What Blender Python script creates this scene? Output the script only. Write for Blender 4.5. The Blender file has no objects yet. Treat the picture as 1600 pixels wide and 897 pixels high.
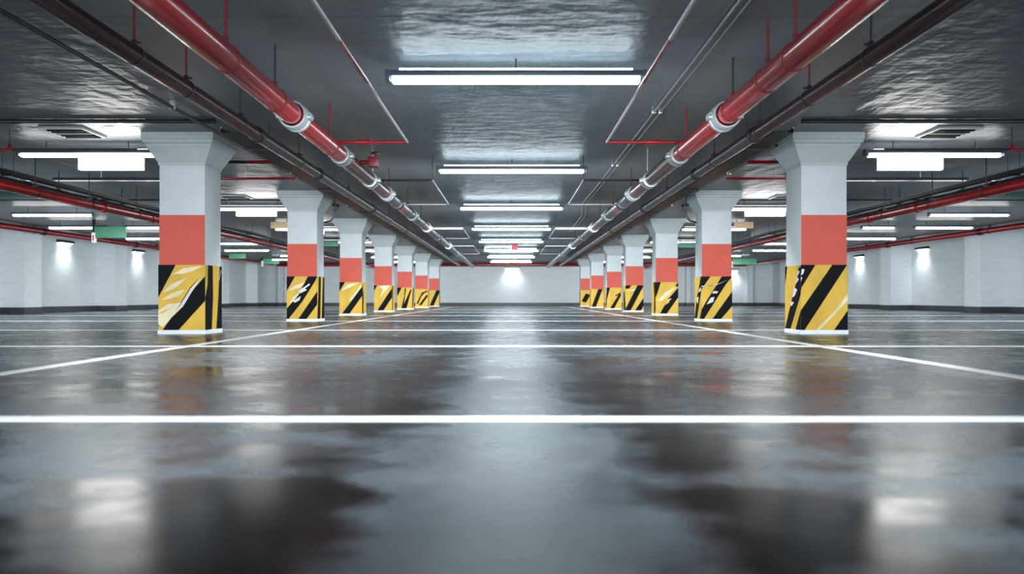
import bpy, bmesh, math, random
from mathutils import Vector
random.seed(7)
SC = bpy.context.scene
COL = SC.collection
PI = math.pi
CAMZ = 0.503
CEIL = 2.80
YB, YF = -9.0, 52.9          # wall behind the camera, far wall
XL, XR = -16.2, 16.9         # side walls

# ------------------------------------------------------------------ materials
def new_mat(name):
    m = bpy.data.materials.new(name); m.use_nodes = True
    nt = m.node_tree
    return m, nt, nt.nodes['Principled BSDF']

def mat(name, col, rough=0.5, metal=0.0, noise=0.08, scale=6.0, spec=0.5, bump=0.0, stretch=(1, 1, 1), coat=0.0):
    m, nt, b = new_mat(name)
    tc = nt.nodes.new('ShaderNodeTexCoord')
    mp = nt.nodes.new('ShaderNodeMapping'); mp.inputs['Scale'].default_value = stretch
    nz = nt.nodes.new('ShaderNodeTexNoise'); nz.inputs['Scale'].default_value = scale; nz.inputs['Detail'].default_value = 4
    nt.links.new(tc.outputs['Object'], mp.inputs['Vector']); nt.links.new(mp.outputs[0], nz.inputs['Vector'])
    rp = nt.nodes.new('ShaderNodeValToRGB')
    lo = [max(0, c * (1 - noise)) for c in col]; hi = [min(1, c * (1 + noise)) for c in col]
    rp.color_ramp.elements[0].color = (*lo, 1); rp.color_ramp.elements[1].color = (*hi, 1)
    rp.color_ramp.elements[0].position = .3; rp.color_ramp.elements[1].position = .7
    nt.links.new(nz.outputs['Fac'], rp.inputs['Fac']); nt.links.new(rp.outputs['Color'], b.inputs['Base Color'])
    b.inputs['Roughness'].default_value = rough; b.inputs['Metallic'].default_value = metal
    b.inputs['Specular IOR Level'].default_value = spec
    b.inputs['Coat Weight'].default_value = coat
    if bump:
        bp = nt.nodes.new('ShaderNodeBump'); bp.inputs['Strength'].default_value = bump; bp.inputs['Distance'].default_value = .01
        nt.links.new(nz.outputs['Fac'], bp.inputs['Height']); nt.links.new(bp.outputs[0], b.inputs['Normal'])
    return m

def emit(name, col, strength):
    m, nt, b = new_mat(name)
    b.inputs['Base Color'].default_value = (.9, .9, .9, 1)
    b.inputs['Emission Color'].default_value = (*col, 1); b.inputs['Emission Strength'].default_value = strength
    return m

def N(nt, t, **kw):
    n = nt.nodes.new('ShaderNode' + t)
    for k, v in kw.items(): setattr(n, k, v)
    return n
def math_n(nt, op, a, b=None, clamp=False):
    n = N(nt, 'Math', operation=op, use_clamp=clamp)
    for i, v in enumerate((a, b)):
        if v is None: continue
        if isinstance(v, (int, float)): n.inputs[i].default_value = v
        else: nt.links.new(v, n.inputs[i])
    return n.outputs[0]
def maprange(nt, v, a, b, c, d):
    n = N(nt, 'MapRange'); n.inputs[1].default_value = a; n.inputs[2].default_value = b
    n.inputs[3].default_value = c; n.inputs[4].default_value = d
    nt.links.new(v, n.inputs[0]); return n.outputs[0]
def noise(nt, vec, scale, detail=4, stretch=(1, 1, 1), loc=(0, 0, 0), rough=.5, dist=0):
    mp = N(nt, 'Mapping'); mp.inputs['Scale'].default_value = stretch; mp.inputs['Location'].default_value = loc
    nt.links.new(vec, mp.inputs['Vector'])
    nz = N(nt, 'TexNoise'); nz.inputs['Scale'].default_value = scale; nz.inputs['Detail'].default_value = detail
    nz.inputs['Roughness'].default_value = rough; nz.inputs['Distortion'].default_value = dist
    nt.links.new(mp.outputs[0], nz.inputs['Vector']); return nz.outputs['Fac']
def mixc(nt, f, a, b):
    n = N(nt, 'Mix', data_type='RGBA')
    nt.links.new(f, n.inputs[0])
    for i, v in ((6, a), (7, b)):
        if isinstance(v, tuple): n.inputs[i].default_value = (*v, 1)
        else: nt.links.new(v, n.inputs[i])
    return n.outputs[2]

def floor_mat():
    m, nt, b = new_mat('polished_concrete_floor')
    tc = N(nt, 'TexCoord'); P = tc.outputs['Object']
    sx = N(nt, 'SeparateXYZ'); nt.links.new(P, sx.inputs[0]); X = sx.outputs[0]
    n1 = noise(nt, P, 1.1, 5, (.8, .9, 1), (3.1, 1.7, 0), .55)
    n2 = noise(nt, P, 3.2, 4, (.7, .9, 1), (9, 4, 0), .55)
    n3 = noise(nt, P, 14, 4, (1, .6, 1))
    # two darker wheel tracks worn along the lane
    ax = math_n(nt, 'ABSOLUTE', X)
    d = math_n(nt, 'ABSOLUTE', math_n(nt, 'SUBTRACT', ax, .56))
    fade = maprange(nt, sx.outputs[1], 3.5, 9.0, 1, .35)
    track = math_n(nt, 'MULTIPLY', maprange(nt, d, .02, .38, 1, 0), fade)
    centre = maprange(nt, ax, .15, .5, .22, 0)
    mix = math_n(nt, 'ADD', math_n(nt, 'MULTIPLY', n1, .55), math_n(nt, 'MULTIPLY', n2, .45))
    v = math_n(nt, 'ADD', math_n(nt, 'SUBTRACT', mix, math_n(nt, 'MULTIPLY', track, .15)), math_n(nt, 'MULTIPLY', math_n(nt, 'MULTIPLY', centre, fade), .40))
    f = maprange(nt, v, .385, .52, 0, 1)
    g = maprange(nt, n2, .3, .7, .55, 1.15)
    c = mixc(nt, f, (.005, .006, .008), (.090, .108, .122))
    f3 = math_n(nt, 'MULTIPLY', maprange(nt, n3, .3, .7, .85, 1.1), g)
    mul = N(nt, 'Mix', data_type='RGBA', blend_type='MULTIPLY'); mul.inputs[0].default_value = 1
    nt.links.new(c, mul.inputs[6]); nt.links.new(f3, mul.inputs[7])
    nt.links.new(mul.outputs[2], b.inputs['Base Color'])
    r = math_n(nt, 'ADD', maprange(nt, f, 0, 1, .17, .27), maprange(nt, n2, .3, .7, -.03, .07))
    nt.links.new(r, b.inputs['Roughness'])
    b.inputs['Specular IOR Level'].default_value = .52
    b1 = noise(nt, P, 2.2, 2, (.7, .9, 1), (2, 2, 0), .45)
    b2 = noise(nt, P, 40, 3)
    h = math_n(nt, 'ADD', b1, math_n(nt, 'MULTIPLY', b2, .006))
    bp = N(nt, 'Bump'); bp.inputs['Strength'].default_value = .15; bp.inputs['Distance'].default_value = .02
    nt.links.new(h, bp.inputs['Height']); nt.links.new(bp.outputs[0], b.inputs['Normal'])
    return m

def ceiling_mat():
    m, nt, b = new_mat('painted_slab_ceiling')
    tc = N(nt, 'TexCoord'); P = tc.outputs['Object']
    sx = N(nt, 'SeparateXYZ'); nt.links.new(P, sx.inputs[0])
    n1 = noise(nt, P, 1.0, 5, (1, .8, 1))
    c = mixc(nt, maprange(nt, n1, .3, .7, 0, 1), (.118, .134, .150), (.152, .170, .188))
    # construction joints across the slab
    y = math_n(nt, 'ADD', sx.outputs[1], 100 * 5.66 - 6.68)
    fr = math_n(nt, 'FRACT', math_n(nt, 'DIVIDE', y, 5.66))
    j = maprange(nt, math_n(nt, 'MINIMUM', fr, math_n(nt, 'SUBTRACT', 1.0, fr)), .001, .006, .72, 1)
    mul = N(nt, 'Mix', data_type='RGBA', blend_type='MULTIPLY'); mul.inputs[0].default_value = 1
    nt.links.new(c, mul.inputs[6]); nt.links.new(j, mul.inputs[7])
    nt.links.new(mul.outputs[2], b.inputs['Base Color'])
    b.inputs['Roughness'].default_value = .40
    b.inputs['Specular IOR Level'].default_value = .7
    s1 = noise(nt, P, 4.2, 3, (1.0, .28, 1), (0, 0, 0), .45)
    s2 = noise(nt, P, 5.5, 3, (.5, 1.0, 1), (5, 1, 0), .5)
    h = math_n(nt, 'ADD', math_n(nt, 'MULTIPLY', s1, 1.0), math_n(nt, 'MULTIPLY', s2, .6))
    ax = math_n(nt, 'ABSOLUTE', sx.outputs[0])
    k1 = maprange(nt, ax, .9, 1.7, 1, .12)
    k2 = maprange(nt, math_n(nt, 'ABSOLUTE', math_n(nt, 'SUBTRACT', ax, 5.6)), 1.4, 2.6, 1, 0)
    h = math_n(nt, 'MULTIPLY', h, math_n(nt, 'MAXIMUM', k1, k2))
    bp = N(nt, 'Bump'); bp.inputs['Strength'].default_value = .6; bp.inputs['Distance'].default_value = .10
    nt.links.new(h, bp.inputs['Height']); nt.links.new(bp.outputs[0], b.inputs['Normal'])
    return m

M = {}
M['floor'] = floor_mat(); M['ceiling'] = ceiling_mat()
M['wall'] = mat('white_painted_block_wall', (.60, .635, .65), .55, noise=.05, scale=1.5, bump=.15, stretch=(1, 1, 6))
M['skirt'] = mat('dark_grey_skirting_paint', (.045, .05, .058), .45, noise=.15)
M['line'] = mat('white_road_paint', (.93, .95, .96), .35, noise=.08, scale=9)
M['white_paint'] = mat('off_white_pillar_paint', (.51, .548, .556), .5, noise=.04, scale=3, bump=.06)
M['cap'] = mat('grey_white_capital_paint', (.40, .44, .445), .55, noise=.05, scale=3)
M['red_panel'] = mat('coral_red_pillar_paint', (.54, .085, .055), .5, noise=.05, scale=4)
M['yellow'] = mat('hazard_yellow_paint', (.62, .395, .05), .5, noise=.14, scale=3, stretch=(1, 1, .5))
M['black'] = mat('hazard_black_paint', (.008, .009, .011), .6, noise=.15, spec=.12)
M['cream'] = mat('worn_cream_paint', (.70, .62, .42), .5, noise=.12, scale=5)
M['lilac'] = mat('pale_grey_marks_and_glints', (.62, .60, .62), .45, noise=.1)  # pale marks, some of them highlights painted onto the hazard bands
M['plinth'] = mat('pale_plinth_paint', (.72, .76, .80), .45, noise=.05)
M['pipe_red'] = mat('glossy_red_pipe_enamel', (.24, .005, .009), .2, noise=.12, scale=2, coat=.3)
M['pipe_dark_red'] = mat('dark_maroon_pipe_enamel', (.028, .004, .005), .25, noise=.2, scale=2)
M['pipe_red_shaded'] = mat('shaded_red_pipe_enamel', (.085, .030, .028), .2, metal=.2, noise=.2, scale=2)  # the red main where it is dimmer, shade put into the colour
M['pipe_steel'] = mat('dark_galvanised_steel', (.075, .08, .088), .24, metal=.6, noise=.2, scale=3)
M['steel'] = mat('bright_galvanised_steel', (.55, .58, .60), .28, metal=.8, noise=.12, scale=8)
M['black_metal'] = mat('black_enamelled_metal', (.015, .016, .019), .3, noise=.2)
M['rod_red'] = mat('red_painted_rod', (.16, .008, .012), .4, noise=.1)
M['collar'] = mat('grey_cast_collar', (.30, .33, .34), .35, metal=.3, noise=.12)
M['channel'] = mat('black_cable_channel', (.008, .009, .011), .45, metal=0, noise=.15)
M['rod_dark'] = mat('dark_threaded_rod', (.03, .03, .034), .4, noise=.2)
M['silver'] = mat('silver_thin_pipe', (.5, .46, .47), .3, metal=.6, noise=.1)
M['housing'] = mat('grey_light_housing', (.055, .075, .10), .4, noise=.1)
M['green'] = mat('mint_green_sign_face', (.10, .30, .185), .4, noise=.06)
M['teal'] = mat('teal_sign_face', (.015, .045, .038), .4, noise=.06)
M['sign_white'] = mat('white_sign_face', (.82, .84, .85), .4, noise=.03)
M['sign_red'] = mat('red_sign_face', (.7, .02, .05), .4, noise=.03)
M['beige'] = mat('beige_cover_paint', (.72, .52, .33), .5, noise=.05)
M['tube'] = emit('cool_white_tube_glow', (.86, .96, 1.0), 11)
M['uptube'] = emit('cool_white_uplight_glow', (.72, .90, 1.0), 9)
M['side_tube'] = emit('neutral_white_tube_glow', (1, .99, .96), 12)
M['side_fill'] = emit('added_ceiling_fill_glow', (1, .98, .94), 3.2)  # glow strip added on the side rows to brighten the ceiling
M['wash'] = emit('wall_washer_glow', (.92, .97, 1.0), 8)

# ------------------------------------------------------------------ helpers
class MB:
    def __init__(s): s.bm = bmesh.new(); s.mats = []
    def mi(s, m):
        if m not in s.mats: s.mats.append(m)
        return s.mats.index(m)
    def box(s, x0, x1, y0, y1, z0, z1, m=None, bev=0):
        r = bmesh.ops.create_cube(s.bm, size=1)
        for v in r['verts']:
            v.co = Vector(((x0 + x1) / 2 + v.co.x * (x1 - x0), (y0 + y1) / 2 + v.co.y * (y1 - y0), (z0 + z1) / 2 + v.co.z * (z1 - z0)))
        fs = set(f for v in r['verts'] for f in v.link_faces)
        if m: 
            for f in fs: f.material_index = s.mi(m)
        if bev:
            es = list(set(e for v in r['verts'] for e in v.link_edges))
            rb = bmesh.ops.bevel(s.bm, geom=es, offset=bev, segments=2, affect='EDGES', profile=.6)
            if m:
                for f in rb['faces']: f.material_index = s.mi(m)
        return s
    def loft(s, rings, m=None, caps=True, closed=True):
        vs = [[s.bm.verts.new(p) for p in r] for r in rings]; n = len(vs[0]); idx = s.mi(m) if m else 0
        fs = []
        for a, b in zip(vs, vs[1:]):
            for i in range(n if closed else n - 1):
                fs.append(s.bm.faces.new((a[i], a[(i + 1) % n], b[(i + 1) % n], b[i])))
        if caps: fs.append(s.bm.faces.new(list(reversed(vs[0])))); fs.append(s.bm.faces.new(vs[-1]))
        for f in fs: f.material_index = idx
        return s
    def tube(s, pts, r, seg=16, m=None, radii=None):
        pts = [Vector(p) for p in pts]; rings = []; up = None
        for i, p in enumerate(pts):
            t = (pts[min(i + 1, len(pts) - 1)] - pts[max(i - 1, 0)]).normalized()
            if up is None:
                up = Vector((0, 0, 1)) if abs(t.z) < .9 else Vector((1, 0, 0))
            a = t.cross(up).normalized(); b = a.cross(t).normalized(); up = b
            rr = radii[i] if radii else r
            rings.append([p + (a * math.cos(2 * PI * k / seg) + b * math.sin(2 * PI * k / seg)) * rr for k in range(seg)])
        return s.loft(rings, m)
    def poly(s, pts, m=None):
        f = s.bm.faces.new([s.bm.verts.new(p) for p in pts]); f.material_index = s.mi(m) if m else 0
        return s
    def build(s, name, material, parent=None, smooth=True, fixn=True):
        if fixn: bmesh.ops.recalc_face_normals(s.bm, faces=s.bm.faces)
        me = bpy.data.meshes.new(name); s.bm.to_mesh(me); s.bm.free()
        if s.mats:
            for k in s.mats: me.materials.append(M[k])
        else: me.materials.append(M[material])
        if smooth:
            me.shade_smooth(); me.set_sharp_from_angle(angle=math.radians(35))
        o = bpy.data.objects.new(name, me); COL.objects.link(o)
        if parent is not None: o.parent = parent
        return o

def tag(o, label=None, cat=None, group=None, kind=None):
    if label: o['label'] = label
    if cat: o['category'] = cat
    if group: o['group'] = group
    if kind: o['kind'] = kind
    return o
def thing(name, label, cat, loc=(0, 0, 0), group=None):
    o = bpy.data.objects.new(name, None); COL.objects.link(o); o.location = loc
    o.empty_display_size = .2
    return tag(o, label, cat, group)
def linked(name, me, parent, loc=(0, 0, 0)):
    o = bpy.data.objects.new(name, me); COL.objects.link(o); o.parent = parent; o.location = loc
    return o
def bend(pts, r=.06, n=5):
    """round the corners of a polyline"""
    P = [Vector(p) for p in pts]; out = [P[0]]
    for a, b, c in zip(P, P[1:], P[2:]):
        d1 = (a - b); d2 = (c - b); q = min(r, d1.length * .45, d2.length * .45)
        p1 = b + d1.normalized() * q; p2 = b + d2.normalized() * q
        for k in range(n + 1):
            t = k / n; out.append(p1 * (1 - t) ** 2 + b * 2 * t * (1 - t) + p2 * t * t)
    out.append(P[-1]); return out

# ------------------------------------------------------------------ the room
floor = tag(MB().box(XL - .3, XR + .3, YB - .3, YF + .3, -.2, 0).build('floor', 'floor', smooth=False), kind='structure')
ceil = tag(MB().box(XL - .3, XR + .3, YB - .3, YF + .3, CEIL, CEIL + .25).build('ceiling', 'ceiling', smooth=False), kind='structure')
PIL_L = [(26.08 + 6.02 * k) for k in range(-5, 5)]
PIL_R = [(27.95 + 6.6 * k) for k in range(-5, 4)]
PIL_B = [(-14.95, -14.6), (11.25, 11.55), (15.2, 15.55)]
w = MB().box(XL - .3, XL, YB, YF, 0, CEIL)
for y in PIL_L: w.box(XL - .01, XL + .70, y, y + 1.0, 0, CEIL)
tag(w.build('wall_left', 'wall', smooth=False), kind='structure')
w = MB().box(XR, XR + .3, YB, YF, 0, CEIL)
for y in PIL_R: w.box(XR - .87, XR + .01, y, y + 1.0, 0, CEIL)
tag(w.build('wall_right', 'wall', smooth=False), kind='structure')
w = MB().box(XL - .3, XR + .3, YF, YF + .3, 0, CEIL)
for a, b in PIL_B: w.box(a, b, YF - .35, YF + .01, 0, CEIL)
tag(w.build('wall_back', 'wall', smooth=False), kind='structure')
tag(MB().box(XL - .3, XR + .3, YB - .3, YB, 0, CEIL).build('wall_front', 'wall', smooth=False), kind='structure')
SK = .21
w = MB().box(XL, XL + .025, YB, YF, 0, SK)
for y in PIL_L: w.box(XL, XL + .725, y - .025, y + 1.025, 0, SK)
tag(w.build('baseboard_left', 'skirt', smooth=False), kind='structure')
w = MB().box(XR - .025, XR, YB, YF, 0, SK)
for y in PIL_R: w.box(XR - .895, XR, y - .025, y + 1.025, 0, SK)
tag(w.build('baseboard_right', 'skirt', smooth=False), kind='structure')
w = MB().box(XL, XR, YF - .025, YF, 0, SK)
for a, b in PIL_B: w.box(a - .025, b + .025, YF - .375, YF, 0, SK)
tag(w.build('baseboard_back', 'skirt', smooth=False), kind='structure')

# painted lines (parts of the floor)
LT = .003
for y, wd in ((3.41, .13), (8.58, .20), (12.9, .10), (17.9, .10), (23.4, .11), (29.0, .11), (35.0, .11)):
    MB().box(XL + .9, XR - 1.0, y - wd / 2, y + wd / 2, 0, LT).build('painted_line', 'line', floor, smooth=False)
for x, wd in ((-3.38, .12), (3.24, .12)):
    MB().box(x - wd / 2, x + wd / 2, YB + .5, 52, 0, LT + .0008).build('painted_line', 'line', floor, smooth=False)

# ------------------------------------------------------------------ pillars
W = .637
Z_CAP0, Z_RED0, Z_HAZ0, Z_HAZ1 = 2.375, .97, .058, .97
Z_RED1 = 1.67
D1 = 11.49; SP = D1 * .534
def lens(pts): return pts
HZ = {}
HZ['L1'] = (
    [('cream', [(.30, .86), (.55, .95), (.95, .985), (.72, .90), (.5, .86)]),
     ('cream', [(.10, .58), (.28, .71), (.60, .80), (.46, .70), (.3, .62)]),
     ('cream', [(.07, .46), (.30, .57), (.56, .62), (.44, .52), (.22, .48)]),
     ('cream', [(.0, .09), (.0, .30), (.22, .40), (.48, .42), (.70, .60), (.48, .33), (.27, .18), (.10, .04)]),
     ('yellow', [(.0, .24), (.12, .30), (.26, .33), (.10, .26)]),
     ('black', [(0, 1), (.37, 1), (0, .50)]),
     ('black', [(.095, 0), (.284, .19), (.50, .34), (.70, .583), (1, .826), (1, .45), (.432, 0)]),
     ('lilac', [(.46, .33), (.52, .44), (.70, .64), (.93, .82), (.71, .575), (.52, .35)]),  # painted grey-white highlight along the black stripe
     ('black', [(.36, .27), (.50, .44), (.68, .655), (.92, .83), (.68, .64), (.51, .43)])],
    [('black', [(0, 0), (.38, 0), (.46, .5), (.44, 1), (.16, 1), (.14, .7), (.0, .5)]),
     ('black', [(.66, 0), (1, 0), (1, 1), (.86, 1), (.78, .5)]),
     ('lilac', [(.80, .75), (.84, .78), (.95, .93), (.93, .95)])])
HZ['R1'] = (
    [('black', [(0, 1), (.31, 1), (.02, .66), (0, .60)]),
     ('black', [(.67, 1), (.985, 1), (.08, 0), (0, 0), (0, .30)]),
     ('black', [(1, .30), (1, 0), (.71, 0)]),
     ('cream', [(.32, 0), (.70, .27), (1, .56), (1, .45), (.40, 0)]),
     ('lilac', [(.02, .94), (.08, .93), (.05, .86), (.0, .84)]),
     ('lilac', [(0, .82), (.03, .80), (0, .74)])],
    [('black', [(0, 1), (.15, 1), (0, .68)]),
     ('black', [(.86, .95), (1, .98), (1, .55), (.36, 0), (0, 0), (.46, .48), (.75, .76)]),
     ('black', [(1, .30), (1, 0), (.68, 0)]),
     ('lilac', [(.82, .92), (.95, .90), (.78, .82), (.9, .78), (.68, .70), (.74, .80)]),
     ('lilac', [(.60, .66), (.80, .62), (.62, .52), (.48, .50)]),
     ('lilac', [(.40, .44), (.60, .42), (.42, .36), (.36, .38)])])
HZ['L2'] = (
    [('cream', [(.05, .66), (.25, .78), (.62, .88), (.40, .72)]),
     ('cream', [(.08, .36), (.22, .52), (.46, .66), (.30, .44)]),
     ('black', [(0, 1), (.27, 1), (0, .66)]),
     ('black', [(.69, 1), (1, 1), (.92, .88), (.52, .42), (.06, 0), (0, 0), (0, .24), (.38, .56)]),
     ('lilac', [(.40, .66), (.74, .84), (.76, .80), (.60, .72), (.66, .68), (.44, .60)]),
     ('lilac', [(.20, .42), (.46, .54), (.42, .44), (.26, .38)]),
     ('black', [(1, .65), (1, .34), (.65, 0), (.38, 0)])],
    [('black', [(.22, 1), (.5, 1), (.42, 0), (0, 0), (.12, .5)]),
     ('black', [(.8, 1), (1, 1), (1, 0), (.62, 0), (.7, .5)])])
HZ['R2'] = (
    [('black', [(0, 1), (.29, 1), (0, .70)]),
     ('black', [(.66, 1), (1, 1), (.78, .80), (.08, 0), (0, 0), (0, .22), (.16, .42), (.44, .74)]),
     ('black', [(1, .65), (1, .30), (.64, 0), (.36, 0)]),
     ('lilac', [(0, .78), (.5, .80), (.88, .93), (.52, .82), (0, .755)]),
     ('lilac', [(.30, .50), (.42, .52), (.38, .40), (.16, .34)]),  # pale glint painted inside the black stripe
     ('lilac', [(.40, .66), (.55, .65), (.50, .60), (.34, .60)])],
    [('black', [(.9, 1), (1, 1), (1, .70), (.7, .38), (.35, 0), (0, 0), (.3, .45)]),
     ('black', [(1, .2), (1, 0), (.72, 0)]),
     ('lilac', [(.62, .70), (.95, .76), (.92, .66), (.55, .62)]),
     ('lilac', [(.35, .5), (.6, .52), (.5, .36), (.3, .4)])])
HZ['L3'] = (
    [('cream', [(.06, .72), (.35, .92), (.85, .98), (.4, .8)]),
     ('black', [(0, 1), (.25, 1), (0, .70)]),
     ('cream', [(.40, .42), (.62, .60), (.95, .92), (1, .86), (.60, .44)]),
     ('black', [(.12, .0), (.45, 0), (1, .56), (1, .86)])],
    [('black', [(0, 0), (.3, 0), (.36, .6), (.1, .9), (0, .9)])])
HZ['R3'] = (
    [('cream', [(.10, .42), (.40, .66), (.95, .88), (.60, .60), (.30, .40)]),
     ('black', [(.0, 1), (.24, 1), (.06, .6), (.0, .5)]),
     ('black', [(1, 1), (.86, .86), (1, .86)]),
     ('black', [(.20, 0), (.50, 0), (1, .52), (1, .82), (.55, .46), (.62, .36), (.4, .26)]),
     ('lilac', [(.52, .34), (.72, .48), (.60, .47)])],
    [('black', [(.5, 1), (1, 1), (1, .1), (.7, 0), (.6, 0), (.7, .5)])])
def generic(a, b, off=0.0):
    fr = []
    for c in (-1 + off, off, 1 + off):
        q = [(c, 0), (c + a, 0), (c + a + b, 1), (c + b, 1)]
        fr.append(('black', q))
    return (fr, [('black', [(.2, 0), (.55, 0), (.7, 1), (.35, 1)])])
HZ['L4'] = ([('cream', [(.25, .95), (.55, 1), (.9, 1), (.3, .5), (.5, .86)]), ('black', [(0, 1), (.18, 1), (0, .78)]),
             ('black', [(.18, 0), (.52, 0), (1, .52), (1, .90)])], [('black', [(0, 0), (.25, 0), (.4, 1), (.1, 1)])])
HZ['R4'] = ([('black', [(0, 1), (.32, 1), (.22, .88), (0, .86)]), ('lilac', [(0, .78), (.4, .84), (.78, .86), (.4, .79)]),
             ('black', [(.66, 1), (.96, 1), (1, .98), (.28, 0), (.02, 0), (0, .06)]), ('black', [(1, .5), (1, .18), (.86, 0), (.52, 0)])],
            [('black', [(.3, 0), (1, 0), (1, .3), (.6, .8), (.2, .7)])])
HZ['L5'] = ([('black', [(0, 1), (.30, 1), (.05, .62), (0, .66)]), ('black', [(.28, 0), (.62, 0), (.96, .88), (.9, .92), (.45, .2), (.5, .95), (.6, .98)])],
            [('black', [(0, .4), (.6, 1), (1, 1), (.5, .1), (0, .0)])])
HZ['R5'] = ([('black', [(0, 1), (.22, 1), (.0, .4)]), ('black', [(.55, .62), (.95, .78), (.9, .7), (.6, .58)]), ('black', [(.22, 0), (.5, 0), (.95, .62), (.9, .78)])],
            [('black', [(.3, 0), (1, .2), (1, .8), (.5, .4)])])
HZ['L6'] = ([('black', [(.1, .2), (.5, .75), (.95, .95), (.5, .6), (.2, .15)]), ('black', [(.3, .1), (.9, .7), (1, .6), (.5, .1)]),
             ('black', [(.5, .8), (.9, .9), (1, .86), (.6, .74)])], [('black', [(.2, 0), (.6, 0), (.8, 1), (.4, 1)])])
HZ['R6'] = generic(.34, .52, .05)
HZ['L7'] = generic(.36, .60, .15)
HZ['R7'] = ([('black', [(.1, .3), (.5, .8), (.9, .7), (.5, .2)])], [('black', [(.2, 0), (.6, 0), (.8, 1), (.4, 1)])])

def clip_poly(pts):
    """clip a polygon to the unit square"""
    def cl(P, ins, inter):
        out = []
        for i in range(len(P)):
            a, b = P[i - 1], P[i]
            if ins(b):
                if not ins(a): out.append(inter(a, b))
                out.append(b)
            elif ins(a): out.append(inter(a, b))
        return out
    for ax in (0, 1):
        for val, sg in ((0, 1), (1, -1)):
            def it(a, b, ax=ax, val=val):
                t = (val - a[ax]) / (b[ax] - a[ax])
                return (a[0] + t * (b[0] - a[0]), a[1] + t * (b[1] - a[1]))
            if pts: pts = cl(pts, lambda p: sg * (p[ax] - val) >= -1e-9, it)
    return pts

ORD = ['nearest', 'second', 'third', 'fourth', 'fifth', 'sixth', 'farthest']
PLABEL = {
 'L1': 'nearest pillar of the left row, wide cream smears across its yellow and black foot',
 'L2': 'second pillar of the left row, white marks along its middle black stripe',
 'L3': 'third pillar of the left row, one broad black stripe edged in cream',
 'L4': 'fourth pillar of the left row, mostly yellow foot with one black diagonal',
 'L5': 'fifth pillar of the left row, between the single diagonal one and the swirled one',
 'L6': 'sixth pillar of the left row, thin swirled black marks on its yellow foot',
 'L7': 'last pillar of the left row, closest to the far white wall',
 'R1': 'nearest pillar of the right row, bold black diagonals and one thin cream line',
 'R2': 'second pillar of the right row, black stripes crossed by a thin pale line',
 'R3': 'third pillar of the right row, jagged black diagonal under pale yellow sweep',
 'R4': 'fourth pillar of the right row, pale mark across the top of its stripes',
 'R5': 'fifth pillar of the right row, one black diagonal below a short dark tick',
 'R6': 'sixth pillar of the right row, evenly striped foot near the far wall',
 'R7': 'last pillar of the right row, mostly hidden behind the sixth'}

def square(hw, z): return [(-hw, -hw, z), (hw, -hw, z), (hw, hw, z), (-hw, hw, z)]
shaft_me = cap_me = plinth_me = red_me = None
def pillar(side, k, xo):
    global shaft_me, cap_me, plinth_me, red_me
    key = side + str(k + 1)
    D = D1 + SP * k; sg = 1 if side == 'L' else -1
    xc = xo * D / 1280.0 + sg * W / 2                # outer front corner -> centre
    t = thing('concrete_pillar', PLABEL[key], 'pillar', (xc, D + W / 2, 0), 'pillars of the %s row' % ('left' if side == 'L' else 'right'))
    h = W / 2
    if shaft_me is None:
        o = MB().box(-h, h, -h, h, .04, Z_CAP0, bev=.008).build('shaft', 'white_paint', t); shaft_me = o.data
        c = MB()
        c.loft([square(h + .012, Z_CAP0 - .01), square(h + .012, Z_CAP0 + .03), square(h + .02, Z_CAP0 + .04),
                square(h + .135, 2.625), square(h + .135, 2.645), square(h + .165, 2.66), square(h + .165, 2.70), square(h + .18, 2.71), square(h + .18, CEIL)])
        o = c.build('capital', 'cap', t, smooth=False); cap_me = o.data
        p = MB().loft([square(h + .018, 0), square(h + .018, .05), square(h + .008, .06)])
        o = p.build('plinth', 'plinth', t, smooth=False); plinth_me = o.data
        o = MB().box(-h, h, -h - .004, -h + .002, Z_RED0, Z_RED1).build('red_panel', 'red_panel', t, smooth=False); red_me = o.data
    else:
        linked('shaft', shaft_me, t); linked('capital', cap_me, t); linked('plinth', plinth_me, t); linked('red_panel', red_me, t)
    g = h + .010
    b = MB(); b.box(-g, g, -g, g, Z_HAZ0, Z_HAZ1, 'yellow')
    fr, sd = HZ[key]
    H = Z_HAZ1 - Z_HAZ0
    for i, (m, pts) in enumerate(fr):
        pts = clip_poly(pts)
        if len(pts) > 2: b.poly([(-g + u * 2 * g, -g - .0012 - .0004 * i, Z_HAZ0 + v * H) for u, v in pts], m)
    for i, (m, pts) in enumerate(sd):
        pts = clip_poly(pts); e = g + .0012 + .0004 * i
        # inner side: left row faces +x (s runs front to back), right row faces -x (s runs back to front)
        if len(pts) > 2:
            if side == 'L': b.poly([(e, -g + u * 2 * g, Z_HAZ0 + v * H) for u, v in pts], m)
            else: b.poly([(-e, g - u * 2 * g, Z_HAZ0 + v * H) for u, v in pts], m)
    for q in range(-1, 3):                            # outer side and back: plain diagonals
        pts = clip_poly([(q * .5, 0), (q * .5 + .25, 0), (q * .5 + .75, 1), (q * .5 + .5, 1)])
        if len(pts) > 2:
            e = g + .0012
            b.poly([(g - u * 2 * g, e, Z_HAZ0 + v * H) for u, v in pts], 'black')
            b.poly([(-sg * e, sg * (g - u * 2 * g), Z_HAZ0 + v * H) for u, v in pts], 'black')
    b.build('hazard_band', None, t, smooth=False, fixn=False)
    return t
for k, xo in enumerate((-549, -349, -267, -213, -177, -149, -129)): pillar('L', k, xo)
for k, xo in enumerate((525, 345, 261, 207, 173, 145, 126)): pillar('R', k, xo)

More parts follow.
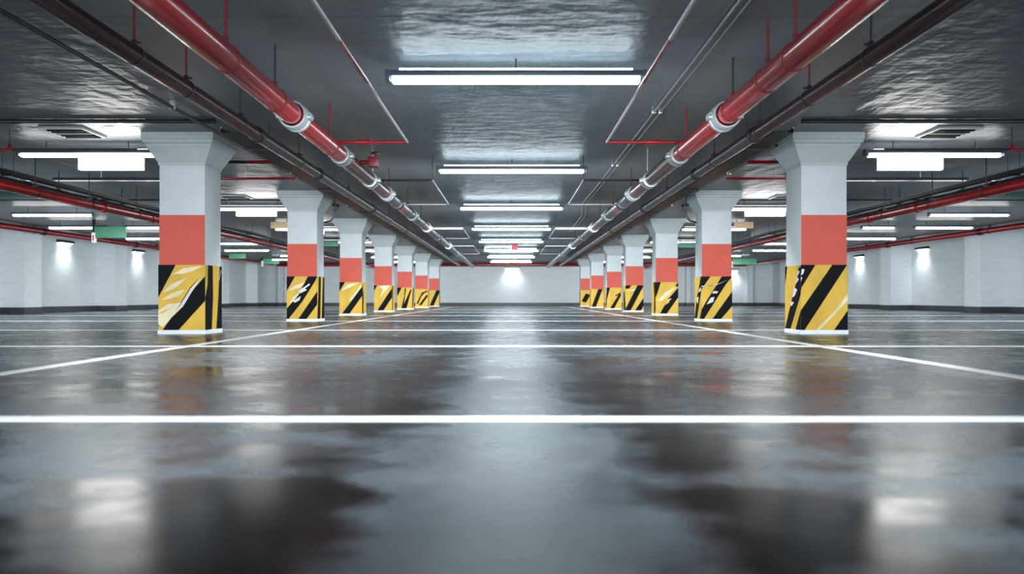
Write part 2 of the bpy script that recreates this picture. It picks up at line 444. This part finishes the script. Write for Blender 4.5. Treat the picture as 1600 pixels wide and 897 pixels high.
# ------------------------------------------------------------------ hanging tube lights
def tube_light(x, y, length, label, group, z=2.60, mtube='tube', mup='uptube', panel=None, rods=(0,), up=True, hw=.045):
    t = thing('hanging_tube_light', label, 'light', (x, y, z), group)
    L = length / 2
    MB().box(-L, L, -hw, hw, .022, .075, bev=.006).build('housing', 'housing', t)
    MB().box(-L + .05, L - .05, -hw * .85, hw * .85, -.032, .022, bev=.008).build('tube_diffuser', mtube, t)
    if up: MB().box(-L + .12, L - .12, -hw * .6, hw * .6, .075, .100 if mup == 'uptube' else .084, bev=.003).build('uplight_diffuser', mup, t)  # on the side rows a thin added strip, only to light the ceiling
    for s in (-1, 1):
        MB().box(s * L - .012 if s > 0 else -L - .012, L + .012 if s > 0 else -L + .03, -hw - .004, hw + .004, -.02, .08).build('end_cap', 'housing', t, smooth=False)
    for r in rods:
        MB().tube([(r, 0, .07), (r, 0, CEIL - z)], .007, 8).build('hanger_rod', 'rod_dark', t)
    if panel:
        a, b, hgt = panel
        MB().box(a, b, -hw - .02, hw * .7, -.032 - hgt, -.02, bev=.006).build('lamp_panel', mtube, t)
    return t
CN = ['nearest', 'second', 'third', 'fourth', 'fifth', 'sixth', 'seventh', 'farthest']
for k in range(8):
    tube_light(.05 if k == 0 else 0.02, 7.86 + 5.66 * k, 2.47, '%s long tube light over the central lane, hung from the dark ceiling' % CN[k],
               'tube lights over the central lane', hw=.07)
def px(x, y): return (x - 798) * y / 1280.0
SIDE = []   # x, y, length, panel, words
for nm, sg in (('left', -1), ('right', 1)):
    for i, (y, xx, pn) in enumerate(((12.0, 6.2, (-.1, .82, .19)), (19.3, 6.1, (-.35, .58, .13)), (25.0, 6.2, (-.4, .5, .10)), (30.7, 6.2, None), (36.4, 6.2, None), (42.1, 6.2, None), (47.6, 6.2, None))):
        p = None
        if pn: p = pn if sg < 0 else (-pn[1], -pn[0], pn[2])
        words = '%s tube light beside the %s pillar row%s' % (CN[i] if i < 6 else 'farthest', nm, ', with a deep bright panel below' if pn else '')
        tube_light(sg * xx, y, 2.02, words, 'tube lights beside the %s pillars' % nm, mtube='side_tube', mup='side_fill', panel=p, rods=(.6, -.6), hw=.05)
    rows = ((20.7, 11.58, 2.04), (24.4, 12.9, 1.75), (24.4, 10.95, 1.0), (28.9, 12.6, 2.0), (31.5, 10.2, 2.0), (36.0, 11.6, 2.0), (40.6, 10.5, 1.9), (44.5, 12.0, 2.0))
    wd = ('nearest', 'second', 'short', 'third', 'fourth', 'fifth', 'sixth', 'farthest')
    for i, (y, xx, L) in enumerate(rows):
        words = '%s tube light in the bay between the %s pillars and the %s wall' % (wd[i], nm, nm)
        tube_light(sg * xx, y, L, words, 'tube lights in the %s bay' % nm, mtube='side_tube', mup='side_fill', up=False, rods=(.3 * L, -.3 * L), hw=.05)

# wall washers
def wash_spot(x, y, z, rot, p=75):
    l = bpy.data.lights.new('wall_wash', 'SPOT'); l.energy = p; l.spot_size = 2.1; l.spot_blend = 1.0; l.shadow_soft_size = .12; l.color = (.90, .97, 1)
    o = bpy.data.objects.new('wall_wash', l); COL.objects.link(o); o.location = (x, y, z); o.rotation_euler = rot
def wall_lamp(x, y, z, facing, label, group):
    t = thing('wall_washer_light', label, 'light', (x, y, z), group)
    if facing in ('L', 'R'):
        s = 1 if facing == 'L' else -1
        MB().box(min(0, s * .12), max(0, s * .12), -.5, .5, 0, .10, bev=.008).build('housing', 'black_metal', t)
        wash_spot(x + s * .34, y, z - .03, (0, s * .50, 0))
        MB().box(min(s * .02, s * .10), max(s * .02, s * .10), -.46, .46, -.006, .0).build('diffuser', 'wash', t, smooth=False)
    else:
        MB().box(-.50, .50, -.12, 0, 0, .07, bev=.008).build('housing', 'black_metal', t)
        wash_spot(x, y - .42, z - .03, (.50, 0, 0), 120)
        MB().box(-.46, .46, -.10, -.02, -.006, .0).build('diffuser', 'wash', t, smooth=False)
    return t
for i, s in enumerate((2.585, 3.095, 3.62, 4.42)):
    wall_lamp(XL, s * D1, 2.50, 'L', '%s dark bar wall light on the left wall' % ('nearest', 'second', 'third', 'farthest')[i], 'wall lights on the left wall')
for i, s in enumerate((2.92, 3.45, 4.32)):
    wall_lamp(XR, s * D1, 2.50, 'R', '%s dark bar wall light on the right wall' % ('nearest', 'middle', 'farthest')[i], 'wall lights on the right wall')
wall_lamp(.1, YF, 2.44, 'B', 'thin dark bar wall light in the middle of the far wall', 'wall lights on the far wall')
wall_lamp(14.2, YF, 2.3, 'B', 'thin dark bar wall light on the far wall near its right corner', 'wall lights on the far wall')

# ------------------------------------------------------------------ pipework
def hanger(parent, x, y, zaxis, r, rodmat='rod_dark', clampmat='black_metal', rr=.008):
    """a threaded rod from the slab carrying a ring clamp (sub-part)"""
    h = MB().tube([(x, y, zaxis + r * .95), (x, y, CEIL)], rr, 8).build('hanger_rod', rodmat, parent)
    c = MB()
    n = 24; R = r + .006
    rings = []
    for i in range(n):
        a = 2 * PI * i / n
        ca, sa = math.cos(a), math.sin(a)
        rings.append([(x + ca * (r - .002), y - .02, zaxis + sa * (r - .002)), (x + ca * R, y - .02, zaxis + sa * R),
                      (x + ca * R, y + .02, zaxis + sa * R), (x + ca * (r - .002), y + .02, zaxis + sa * (r - .002))])
    rings.append(rings[0])
    c.loft(rings, caps=False)
    c.box(x - .018, x + .018, y - .018, y + .018, zaxis + r - .004, zaxis + r + .05)
    c.box(x - .05, x + .05, y - .012, y + .012, zaxis + r + .012, zaxis + r + .03)
    c.build('clamp', clampmat, h)
    return h
def ring_coupling(parent, x, y, z, r, length=.22, material='steel', lug=True):
    c = MB()
    prof = [(0, r * 1.00), (.0, r * 1.13), (.12, r * 1.20), (.3, r * 1.20), (.34, r * 1.12), (.66, r * 1.12), (.7, r * 1.20), (.88, r * 1.20), (1, r * 1.13), (1, r)]
    n = 32
    c.loft([[(x + math.cos(2 * PI * k / n) * q, y + (u - .5) * length, z + math.sin(2 * PI * k / n) * q) for k in range(n)] for u, q in prof], caps=False)
    if lug:
        for s in (-1, 1):
            c.box(x + s * r * 1.15 - .035, x + s * r * 1.15 + .035, y - length * .3, y + length * .3, z - .03, z + .03, bev=.01)
            c.tube([(x + s * r * 1.38, y - length * .3, z), (x + s * r * 1.38, y + length * .3, z)], .012, 8)
    return c.build('coupling', material, parent)
def sprinkler(parent, x, y, z, down=True):
    d = -1 if down else 1
    m = MB().tube([(x, y, z), (x, y, z + d * .05)], .012, 10)
    m.tube([(x, y, z + d * .05), (x, y, z + d * .056)], .028, 14)
    return m.build('sprinkler_head', 'steel', parent)

MAINZ = CAMZ + 1.80; MR = .105
def main_pipe(sg, X, label, hang, segs, coups):
    x = sg * X
    t = thing('sprinkler_main_pipe', label, 'pipe', (x, 0, MAINZ), 'red sprinkler mains over the lane')
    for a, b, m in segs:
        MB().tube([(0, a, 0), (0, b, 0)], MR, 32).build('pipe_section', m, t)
    for y, m in coups:
        ring_coupling(t, 0, y, 0, MR * (1.12 if y < 9 else 1), .24, m)
    for y, rm in hang:
        h = MB().tube([(0, y, MR * .9), (0, y, CEIL - MAINZ)], .011 if y < 10 else .008, 8).build('hanger_rod', rm, t)
        c = MB(); n = 24; R = MR + .007
        rings = [[(math.cos(2 * PI * i / n) * q, y + dy, math.sin(2 * PI * i / n) * q) for q, dy in ((MR - .002, -.02), (R, -.02), (R, .02), (MR - .002, .02))] for i in range(n)]
        rings.append(rings[0]); c.loft(rings, caps=False)
        c.box(-.02, .02, y - .02, y + .02, MR - .004, MR + .06, bev=.005)
        c.build('clamp', 'rod_red' if y < 12 else 'black_metal', h)
    # branches: U shaped runs towards the middle of the lane
    bz = CAMZ + 1.9 - MAINZ; bx = -sg * (X - (1.26 if sg < 0 else 1.17))
    def branch(pts, r, m): MB().tube(bend(pts, .05), r, 12).build('branch_pipe', m, t)
    MB().tube([(0, 9.97, 0), (0, 9.97, bz)], .03, 14).build('branch_tee', 'pipe_red', t)
    branch([(0, 9.97, bz), (bx, 9.97, bz)], .019, 'pipe_red')
    MB().tube([(bx * .33, 9.97, bz), (bx * .48, 9.97, bz)], .03, 14).build('branch_coupling', 'pipe_red', t)
    branch([(bx, 9.97, bz), (bx, 7.2, bz)], .016, 'silver')
    branch([(bx, 7.2, bz), (bx, 6.0, bz)], .017, 'pipe_red')
    branch([(bx, 6.0, bz), (bx, -7.5, bz)], .016, 'silver')
    for y0, y1, dx in ((13.2, 16.6, 0), (22.3, 26.0, .05), (29.8, 35.2, .1)):
        q = bx * (1 - dx)
        branch([(0, y0, bz), (q, y0, bz)], .030 if 20 < y0 < 25 else .016, 'pipe_dark_red' if y0 < 20 else 'line')
        branch([(q, y0, bz), (q, y1, bz), (0.0, y1, bz)], .015, 'silver')
        for yy in (y0, y1): MB().tube([(0, yy, 0), (0, yy, bz)], .02, 10).build('branch_tee', 'pipe_dark_red', t)
        MB().tube([(q, y0, bz), (q, y0, CEIL - MAINZ)], .006, 8).build('hanger_rod', 'rod_dark', t)
    if sg < 0:
        v = MB().box(.16, .30, 11.3, 11.5, .02, .16, bev=.012).build('valve', 'rod_red', t)
        MB().tube([(.0, 11.4, .09), (.18, 11.4, .09)], .03, 12).build('branch_tee', 'rod_red', t)
        MB().tube([(.26, 11.4, .14), (.26, 11.4, .24), ], .012, 8).build('valve_stem', 'rod_red', v)
        MB().box(.20, .32, 11.36, 11.44, .20, .235, bev=.006).build('valve_handle', 'pipe_dark_red', v)
    return t
SEG = [(YB + .5, 10.3, 'pipe_red'), (10.3, 12.5, 'pipe_red_shaded'), (12.5, 14.1, 'pipe_red_shaded'), (14.1, 15.5, 'pipe_steel'), (15.5, 16.4, 'pipe_red'), (16.4, 20.2, 'pipe_steel'),
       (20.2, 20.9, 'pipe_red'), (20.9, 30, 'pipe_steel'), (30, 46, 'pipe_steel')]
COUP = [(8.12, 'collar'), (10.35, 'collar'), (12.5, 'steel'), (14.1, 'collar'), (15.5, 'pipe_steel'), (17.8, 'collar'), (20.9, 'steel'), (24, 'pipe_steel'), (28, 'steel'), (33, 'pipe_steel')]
main_pipe(-1, 2.14, 'thick glossy red pipe along the left of the lane, with a grey ring coupling',
          [(2.4, 'rod_red'), (6.15, 'rod_red'), (7.44, 'rod_dark'), (9.68, 'rod_red'), (12.7, 'steel'), (14.4, 'rod_dark'), (17, 'rod_dark'), (19.5, 'rod_dark'), (23, 'rod_dark'), (27, 'rod_dark')], SEG, COUP)
main_pipe(1, 2.12, 'thick glossy red pipe along the right of the lane, with a grey ring coupling',
          [(2.4, 'rod_red'), (6.1, 'rod_red'), (6.75, 'rod_red'), (7.82, 'rod_dark'), (9.9, 'rod_red'), (12.7, 'steel'), (14.4, 'rod_dark'), (17, 'rod_dark'), (19.5, 'rod_dark'), (23, 'rod_dark'), (27, 'rod_dark')], SEG, COUP)

def dark_pipe(x, label, hy):
    z = CAMZ + 1.915; r = .075
    t = thing('drain_pipe', label, 'pipe', (x, 0, z), 'dark pipes beside the sprinkler mains')
    for a, b, m in ((YB + .5, 9.6, 'pipe_dark_red'), (9.6, 12.6, 'pipe_steel'), (12.6, 47, 'pipe_steel')):
        MB().tube([(0, a, 0), (0, b, 0)], r, 28).build('pipe_section', m, t)
    for y in (9.6, 12.6, 17.5, 23): ring_coupling(t, 0, y, 0, r, .16, 'black_metal', False)
    for y, rm in hy: hanger_local(t, y, z, r, rm)
    return t
def hanger_local(t, y, z, r, rm='rod_dark', dx=0):
    h = MB().tube([(dx, y, r * .9), (dx, y, CEIL - z)], .010, 8).build('hanger_rod', rm, t)
    c = MB(); n = 24; R = r + .006
    rings = [[(dx + math.cos(2 * PI * i / n) * q, y + dy, math.sin(2 * PI * i / n) * q) for q, dy in ((r - .002, -.018), (R, -.018), (R, .018), (r - .002, .018))] for i in range(n)]
    rings.append(rings[0]); c.loft(rings, caps=False)
    c.box(dx - .018, dx + .018, y - .018, y + .018, r - .004, r + .05, bev=.004)
    c.box(dx - .055, dx + .055, y - .01, y + .01, r + .015, r + .032, bev=.003)
    c.build('clamp', 'black_metal', h)
dark_pipe(-2.97, 'dark maroon and black pipe left of the left red main', [(6.46, 'rod_red'), (7.5, 'rod_red'), (9.0, 'rod_dark'), (11.5, 'rod_dark'), (15, 'rod_dark'), (20, 'rod_dark'), (26, 'rod_dark')])
dark_pipe(2.86, 'dark maroon and black pipe right of the right red main', [(6.5, 'rod_dark'), (7.85, 'rod_red'), (9.4, 'rod_dark'), (11.5, 'rod_dark'), (15, 'rod_dark'), (20, 'rod_dark'), (26, 'rod_dark')])

# cable trays between the dark pipe and the pillars
def tray(x, label, y0, y1, z, wdt, group):
    t = thing('cable_tray', label, 'cable tray', (x, 0, z), group)
    h = wdt / 2
    m = MB(); m.box(-h, h, y0, y1, 0, .006); m.box(-h, -h + .005, y0, y1, .006, .06); m.box(h - .005, h, y0, y1, .006, .06)
    m.build('channel', 'channel', t, smooth=False)
    for s in (-1, 1): MB().tube([(s * h, y0, .062), (s * h, y1, .062)], .008, 8).build('rim', 'steel', t)
    for i in range(3):
        q = -h + wdt * (i + 1) / 4
        MB().tube([(q, y0 + .1, .03), (q, y1 - .1, .03)], .022, 10).build('cable', 'black_metal', t)
    n = int((y1 - y0) / 4)
    for i in range(n):
        y = y0 + 1 + i * 4
        MB().box(-h - .02, h + .02, y - .02, y + .02, -.022, 0).build('bracket', 'black_metal', t, smooth=False)
        for s in (-1, 1): MB().tube([(s * (h + .012), y, -.02), (s * (h + .012), y, CEIL - z)], .005, 8).build('hanger_rod', 'rod_dark', t)
    return t
tray(-3.30, 'black cable tray with silver rims running beside the left pillars', 9.7, 46, 2.46, .26, 'cable trays beside the lane')
tray(3.22, 'black cable tray with silver rims running beside the right pillars', 9.7, 46, 2.46, .26, 'cable trays beside the lane')
# thin conduits against the slab
def run(name, label, cat, pts, r, m, group=None, clips=None):
    P = [Vector(p) for p in pts]; o0 = P[0].copy()
    t = thing(name, label, cat, o0, group)
    MB().tube([p - o0 for p in bend(P, .08)], r, 10).build('conduit_run', m, t)
    if clips:
        for c in clips:
            c = Vector(c) - o0
            MB().box(c.x - r - .012, c.x + r + .012, c.y - .012, c.y + .012, c.z - r - .003, CEIL - .001 - o0.z, bev=.002).build('clip', 'steel', t)
    return t
run('electrical_conduit', 'thin black conduit along the ceiling just inside the left pillars', 'conduit', [(-3.92, -8, 2.712), (-3.92, 46, 2.712)], .022, 'black_metal', None,
    [(-3.92, y, 2.722) for y in (4.5, 9.5, 14.5, 19.5)])
run('electrical_conduit', 'thin dark conduit along the ceiling just inside the right pillars', 'conduit', [(3.86, 11.9, 2.722), (3.86, 46, 2.722)], .022, 'black_metal', None,
    [(3.86, y, 2.722) for y in (14.5, 19.5)])
run('ceiling_cable', 'thin silver cable on the ceiling left of the right red main, nearer the lane centre', 'cable',
    [(1.745, -8, 2.772), (1.745, 17, 2.772), (1.71, 19.5, 2.772), (1.95, 22.5, 2.772), (2.0, 28, 2.772)], .011, 'steel', 'silver ceiling cables', [(1.745, y, 2.772) for y in (6, 10, 14)])
run('ceiling_cable', 'second thin silver cable on the ceiling, right beside the right red main', 'cable',
    [(1.825, -8, 2.772), (1.825, 17, 2.772), (1.80, 19.5, 2.772), (2.05, 22.5, 2.772), (2.10, 28, 2.772)], .009, 'steel', 'silver ceiling cables', [(1.825, y, 2.772) for y in (6, 10, 14)])
for sg, nm in ((-1, 'left'), (1, 'right')):
    XW = XL + .72 if sg < 0 else XR - .89
    a = -3.78 if sg < 0 else 3.73
    run('electrical_conduit', 'black conduit crossing the ceiling in front of the nearest %s pillar' % nm, 'conduit', [(a, 10.5, 2.77), (XW, 10.5, 2.77)], .027, 'black_metal', 'conduits crossing the side bays',
        [(sg * q, 10.5, 2.775) for q in (5, 8, 11)])
    run('electrical_conduit', 'silver conduit crossing the ceiling deeper in the %s bay' % nm, 'conduit', [(sg * 5.3, 15.8, 2.77), (XW, 15.8, 2.77)], .018, 'steel', 'conduits crossing the side bays',
        [(sg * q, 15.8, 2.77) for q in (7, 9.5, 12)])
    run('electrical_conduit', 'dark conduit crossing the %s bay ceiling behind the silver conduit' % nm, 'conduit', [(sg * 5.3, 18.9, 2.77), (XW, 18.9, 2.77)], .02, 'black_metal', 'conduits crossing the side bays',
        [(sg * q, 18.9, 2.77) for q in (7, 9.5, 12)])
    # sprinkler branch lines across the side bays
    t = thing('sprinkler_branch_pipe', 'black and red sprinkler branch crossing in front of the nearest %s pillar head' % nm, 'pipe', (0, 11.02, 2.5), 'sprinkler branches across the side bays')
    MB().tube([(sg * 5.03, 0, 0), (sg * 6.72, 0, 0)], .018, 12).build('pipe_section', 'black_metal', t)
    MB().tube([(sg * 6.72, 0, 0), (sg * 14.9, 0, 0)], .018, 12).build('pipe_section', 'pipe_red', t)
    f = MB().tube([(sg * 6.74, 0, -.02), (sg * 6.74, 0, .02), (sg * 6.74, 0, .085)], .03, 12, radii=[.028, .03, .012]).build('fitting', 'pipe_red', t)
    MB().tube([(sg * 6.74, 0, .06), (sg * 6.74, 0, .3)], .007, 8).build('hanger_rod', 'rod_dark', t)
    MB().tube([(sg * 10.5, 0, .0), (sg * 10.5, 0, .3)], .007, 8).build('hanger_rod', 'rod_dark', t)
    t = thing('sprinkler_branch_pipe', 'short red sprinkler branch between the first two %s pillars' % nm, 'pipe', (0, 13.6, 2.49), 'sprinkler branches across the side bays')
    MB().tube([(sg * 3.58, 0, 0), (sg * 5.4, 0, 0)], .02, 12).build('pipe_section', 'pipe_red', t)
    MB().tube([(sg * 5.4, 0, 0), (sg * 7.6, 0, 0)], .016, 12).build('pipe_section', 'black_metal', t)
    for q in (4.4, 6.8): MB().tube([(sg * q, 0, 0), (sg * q, 0, .31)], .006, 8).build('hanger_rod', 'steel', t)
    t = thing('cross_pipe', 'short dark pipe with a red end at the ceiling behind the nearest %s pillar' % nm, 'pipe', (0, 12.95, 2.655), 'short dark cross pipes')
    MB().tube([(sg * 3.75, 0, 0), (sg * 4.15, 0, 0)], .026, 12).build('red_end', 'pipe_red', t)
    MB().tube([(sg * 4.15, 0, 0), (sg * 5.2, 0, 0)], .024, 12).build('pipe_section', 'black_metal', t)
    MB().tube([(sg * 4.6, 0, 0), (sg * 4.6, 0, .142)], .008, 8).build('hanger_rod', 'rod_dark', t)
    # bay mains
    z = CAMZ + 1.72; x = sg * 7.72
    t = thing('sprinkler_bay_pipe', 'long red pipe hung lengthwise through the %s bay' % nm, 'pipe', (x, 0, z), 'red bay pipes')
    for a, b in ((YB + .5, 15.5), (15.5, 17.6), (17.6, 47)): MB().tube([(0, a, 0), (0, b, 0)], .082, 24).build('pipe_section', 'pipe_red', t)
    for y in (15.5, 17.6, 24): ring_coupling(t, 0, y, 0, .082, .14, 'pipe_red', False)
    for y in (10.8, 13.3, 15.0, 16.9, 21, 26, 32): hanger_local(t, y, z, .082)
    # dark conduits above it
    t = thing('service_pipe', 'dark steel service pipe hung above the red pipe in the %s bay' % nm, 'pipe', (sg * 8.165, 0, 2.395), 'dark service pipes in the bays')
    MB().tube([(0, YB + .5, 0), (0, 47, 0)], .07, 24).build('pipe_section', 'pipe_steel', t)
    for y in (11, 13.8, 16, 18): ring_coupling(t, 0, y, 0, .07, .16, 'black_metal', False)
    for y in (12.3, 14.8, 17.2, 22, 28): hanger_local(t, y, 2.395, .07)
    tray(sg * 7.98, 'narrow cable tray with silver rims above the red pipe in the %s bay' % nm, 12.0, 46, 2.47, .16, 'cable trays in the bays')
    # perimeter pipe
    z = 2.655; xx = -15.12 if sg < 0 else 15.2
    t = thing('sprinkler_wall_pipe', 'red pipe running along the top of the %s wall' % nm, 'pipe', (xx, 0, z), 'red perimeter pipes')
    for a, b in ((YB + .5, 26.5), (26.5, 33), (33, 51.9)): MB().tube([(0, a, 0), (0, b, 0)], .095, 24).build('pipe_section', 'pipe_red', t)
    for y in (21, 26.5, 33, 40): ring_coupling(t, 0, y, 0, .095, .22, 'pipe_dark_red', False)
    for y in (23.5, 26, 31, 35, 41): hanger_local(t, y, z, .095)
t = thing('sprinkler_wall_pipe', 'bright red pipe running across the top of the far wall', 'pipe', (0, YF - .62, 2.64), 'red perimeter pipes')
MB().tube([(-14.9, 0, 0), (15.0, 0, 0)], .11, 24).build('pipe_section', 'pipe_red', t)
for q in (-10, -3.5, 1.6, 9):
    MB().tube([(q, 0, .1), (q, 0, .16)], .02, 8).build('hanger_rod', 'rod_dark', t)

# ------------------------------------------------------------------ ceiling vents
def vent(x0, x1, y0, y1, label):
    cx, cy = (x0 + x1) / 2, (y0 + y1) / 2
    t = thing('ceiling_vent', label, 'vent', (cx, cy, CEIL), 'square ceiling vents')
    a, b = (x1 - x0) / 2, (y1 - y0) / 2
    f = MB()
    f.box(-a, a, -b, -b + .05, -.03, 0); f.box(-a, a, b - .05, b, -.03, 0); f.box(-a, -a + .05, -b + .05, b - .05, -.03, 0); f.box(a - .05, a, -b + .05, b - .05, -.03, 0)
    f.build('frame', 'cap', t, smooth=False)
    MB().box(-a + .05, a - .05, -b + .05, b - .05, -.006, 0).build('dark_opening', 'black_metal', t, smooth=False)
    for k in range(5):
        y = -b + .09 + k * (2 * b - .18) / 4
        MB().loft([[(-a + .05, y, -.004), (a - .05, y, -.004), (a - .05, y + .005, -.004), (-a + .05, y + .005, -.004)],
                   [(-a + .05, y + .04, -.04), (a - .05, y + .04, -.04), (a - .05, y + .045, -.04), (-a + .05, y + .045, -.04)]]).build('louvre', 'cap' if k == 2 else 'black_metal', t, smooth=False)
vent(-6.32, -5.72, 10.95, 11.6, 'square ceiling vent with dark louvres left of the nearest left pillar head')
vent(5.72, 6.32, 10.95, 11.6, 'square ceiling vent with dark louvres right of the nearest right pillar head')
vent(-6.5, -5.9, 18.2, 18.8, 'square ceiling vent before the second tube light of the left bay')
vent(5.9, 6.5, 18.2, 18.8, 'square ceiling vent before the second tube light of the right bay')

# ------------------------------------------------------------------ hanging signs
def board(x0, x1, y, z0, z1, face, label, post=None, group='green hanging signs'):
    t = thing('hanging_sign', label, 'sign', ((x0 + x1) / 2, y, z0), group)
    h = (x1 - x0) / 2
    MB().box(-h, h, -.03, .03, 0, z1 - z0, bev=.006).build('face', face, t)
    for s in (-.8, .8): MB().tube([(s * h, 0, z1 - z0), (s * h, 0, CEIL - z0)], .008, 8).build('hanger_rod', 'rod_dark', t)
    if post:
        MB().box(post * h - .05, post * h + .05, -.05, .05, -.14, .16, bev=.006).build('end_plate', 'sign_white', t)
        MB().box(post * h - .02, post * h + .02, -.053, -.05, -.08, .08).build('red_mark', 'sign_red', t, smooth=False)
        MB().box(post * h - .035, post * h + .035, -.04, .04, .16, CEIL - z0, bev=.004).build('bracket', 'black_metal', t)
def zpx(py, y): return CAMZ + (466 - py) * y / 1280.0
def sign_px(xa, xb, ya, yb, y, face, label, post=None, group='green hanging signs'):
    board(px(xa, y), px(xb, y), y, zpx(yb, y), min(zpx(ya, y), CEIL - .03), face, label, post, group)
sign_px(147, 197, 354.5, 372, 24.0, 'green', 'mint green hanging sign with a white end plate, left bay', -1)
sign_px(358, 384, 396, 404, 39.0, 'green', 'small green hanging sign just right of the nearest left pillar')
sign_px(410, 436, 404, 412.5, 46.0, 'green', 'small green hanging sign with white end plate left of the second left pillar', -1)
sign_px(1143, 1182, 404, 413.5, 44.0, 'green', 'green hanging sign right of the second right pillar', -1)
sign_px(-40, 76, 299, 312, 16.9, 'teal', 'dark teal hanging sign at the left edge of the photo')
sign_px(1530, 1640, 299, 312, 16.9, 'teal', 'dark teal hanging sign at the right edge of the photo')
sign_px(505, 529, 377, 385, 30.0, 'green', 'small green sign glimpsed between second and third left pillars')
sign_px(1060, 1087, 379, 387, 30.0, 'green', 'small green sign glimpsed between second and third right pillars')

# sign in the middle of the lane, far away
Y = 35.6
t = thing('lane_sign', 'small white two-row sign with a red square, hung far over the lane', 'sign', (0, Y, zpx(391.5, Y)))
z0 = zpx(391.5, Y)
def bx(xa, xb, ya, yb, name, m, dy=0.0, th=.03):
    return MB().box(px(xa, Y), px(xb, Y), -th - dy, -dy, zpx(yb, Y) - z0, zpx(ya, Y) - z0).build(name, m, t, smooth=False)
bx(769, 800, 379.8, 385, 'upper_board', 'sign_white'); bx(757, 800, 385, 391.5, 'lower_board', 'sign_white'); bx(799.5, 808.5, 380, 390.5, 'red_square', 'sign_red', .004)
mk = MB()
rnd = random.Random(3)
for ya, yb, xa, xb in ((381, 384, 770.5, 798), (386.8, 389.6, 759, 797)):
    x = xa
    while x < xb:
        wv = rnd.uniform(.6, 1.8); top = rnd.uniform(0, .9)
        mk.box(px(x, Y), px(min(x + wv, xb), Y), -.034, -.03, zpx(yb, Y) - z0, zpx(ya + top, Y) - z0); x += wv + rnd.uniform(.3, .8)
mk.build('dark_lettering', 'black', t, smooth=False)
for q in (772, 798): MB().tube([(px(q, Y), -.015, zpx(380, Y) - z0), (px(q, Y), -.015, CEIL - z0)], .01, 8).build('hanger_rod', 'rod_dark', t)

# black junction boxes with a looping cable at the second pillars
for sg, nm in ((-1, 'left'), (1, 'right')):
    y = 17.2; xb = px(523, y) if sg < 0 else px(1072, y)
    t = thing('junction_box', 'black junction box and drooping cable at the head of the second %s pillar' % nm, 'junction box', (xb, y, zpx(323, y)), 'black junction boxes')
    MB().box(-.055, .055, -.05, .05, -.06, .06, bev=.01).build('box', 'black_metal', t)
    MB().tube([(0, 0, .06), (0, 0, CEIL - zpx(323, y))], .015, 8).build('hanger_rod', 'black_metal', t)
    MB().tube(bend([(0, 0, -.05), (0, 0, -.13), (-.02 * -sg, 0, -.22), (.08 * sg, 0, -.30), (.22 * sg, 0, -.33)], .08), .016, 10).build('cable', 'black_metal', t)
    MB().tube([(0, 0, .02), (-sg * .10, 0, .02)], .02, 10).build('conduit_stub', 'black_metal', t)
    o = thing('cable_cover', 'beige flat cover panel beside the head of the second %s pillar' % nm, 'panel', (px(438 if sg < 0 else 1162, 24), 24, zpx(357, 24)), 'beige cover panels')
    MB().box(-.28, .28, -.03, .03, 0, .19, bev=.006).build('cover', 'beige', o)
    for s in (-.2, .2): MB().tube([(s, 0, .19), (s, 0, CEIL - zpx(357, 24))], .008, 8).build('hanger_rod', 'rod_dark', o)

# ------------------------------------------------------------------ added fill lamps, no fixtures, that brighten the hall unseen
def area(x, y, z, sx, sy, power, rot, col=(.88, .96, 1)):
    l = bpy.data.lights.new('fill_light', 'AREA'); l.shape = 'RECTANGLE'; l.size = sx; l.size_y = sy; l.energy = power; l.color = col
    o = bpy.data.objects.new('fill_light', l); COL.objects.link(o); o.location = (x, y, z); o.rotation_euler = rot
FWD = PI / 2 - .26
for i, y in enumerate((-4.0, 13.6, 19.9, 26.0, 32.2, 38.4, 44.6)):
    area(0, y, 1.5, 6.0, .8, 52 if i else 390, (FWD, 0, 0))
    area(-10.2, y, 1.5, 7.0, .8, 75 if i else 380, (FWD, 0, 0))
    area(10.2, y, 1.5, 7.0, .8, 75 if i else 380, (FWD, 0, 0))
for y in (4, 16, 28, 40):
    area(-8.5, y, 1.6, 11.0, .8, 105, (FWD, 0, PI / 2))
    area(8.5, y, 1.6, 11.0, .8, 105, (FWD, 0, -PI / 2))
for y in (2.0, 8.0, 14.0, 20.2, 26.4, 32.5, 38.6):
    for sg in (-1, 1): area(sg * .4, y, 1.5, 3.0, .7, 95 if y < 5 else 60, (FWD, 0, -sg * .85))
DWN = .75
for y in (-2.5, 2.0, 6.6, 12.0, 18.0, 24.0, 30.0, 36.0, 42.0):
    area(0, y, 1.45, 6.4, .5, 34 if y < 1 else (52 if y < 5 else 220), (DWN, 0, 0))
    area(-10.5, y, 1.5, 4.6, .5, 130, (DWN, 0, 0))
    area(10.5, y, 1.5, 4.6, .5, 130, (DWN, 0, 0))
# ------------------------------------------------------------------ world, camera
wd = bpy.data.worlds.new('world'); SC.world = wd; wd.use_nodes = True
wd.node_tree.nodes['Background'].inputs[0].default_value = (.5, .55, .6, 1)
wd.node_tree.nodes['Background'].inputs[1].default_value = 0.05
cd = bpy.data.cameras.new('camera'); cam = bpy.data.objects.new('camera', cd); COL.objects.link(cam)
cam.location = (0, 0, CAMZ); cam.rotation_euler = (PI / 2, 0, 0)
cd.sensor_width = 36; cd.lens = 28.8; cd.shift_x = 2 / 1600; cd.shift_y = 17.5 / 1600
cd.dof.use_dof = True; cd.dof.focus_distance = 12.5; cd.dof.aperture_fstop = 1.5
cd.clip_end = 200
SC.camera = cam
SC.view_settings.view_transform = 'Standard'
SC.view_settings.look = 'None'
SC.view_settings.exposure = 0.06; SC.view_settings.gamma = .89
SC.cycles.max_bounces = 10; SC.cycles.diffuse_bounces = 6; SC.cycles.glossy_bounces = 5
SC.cycles.sample_clamp_indirect = 8
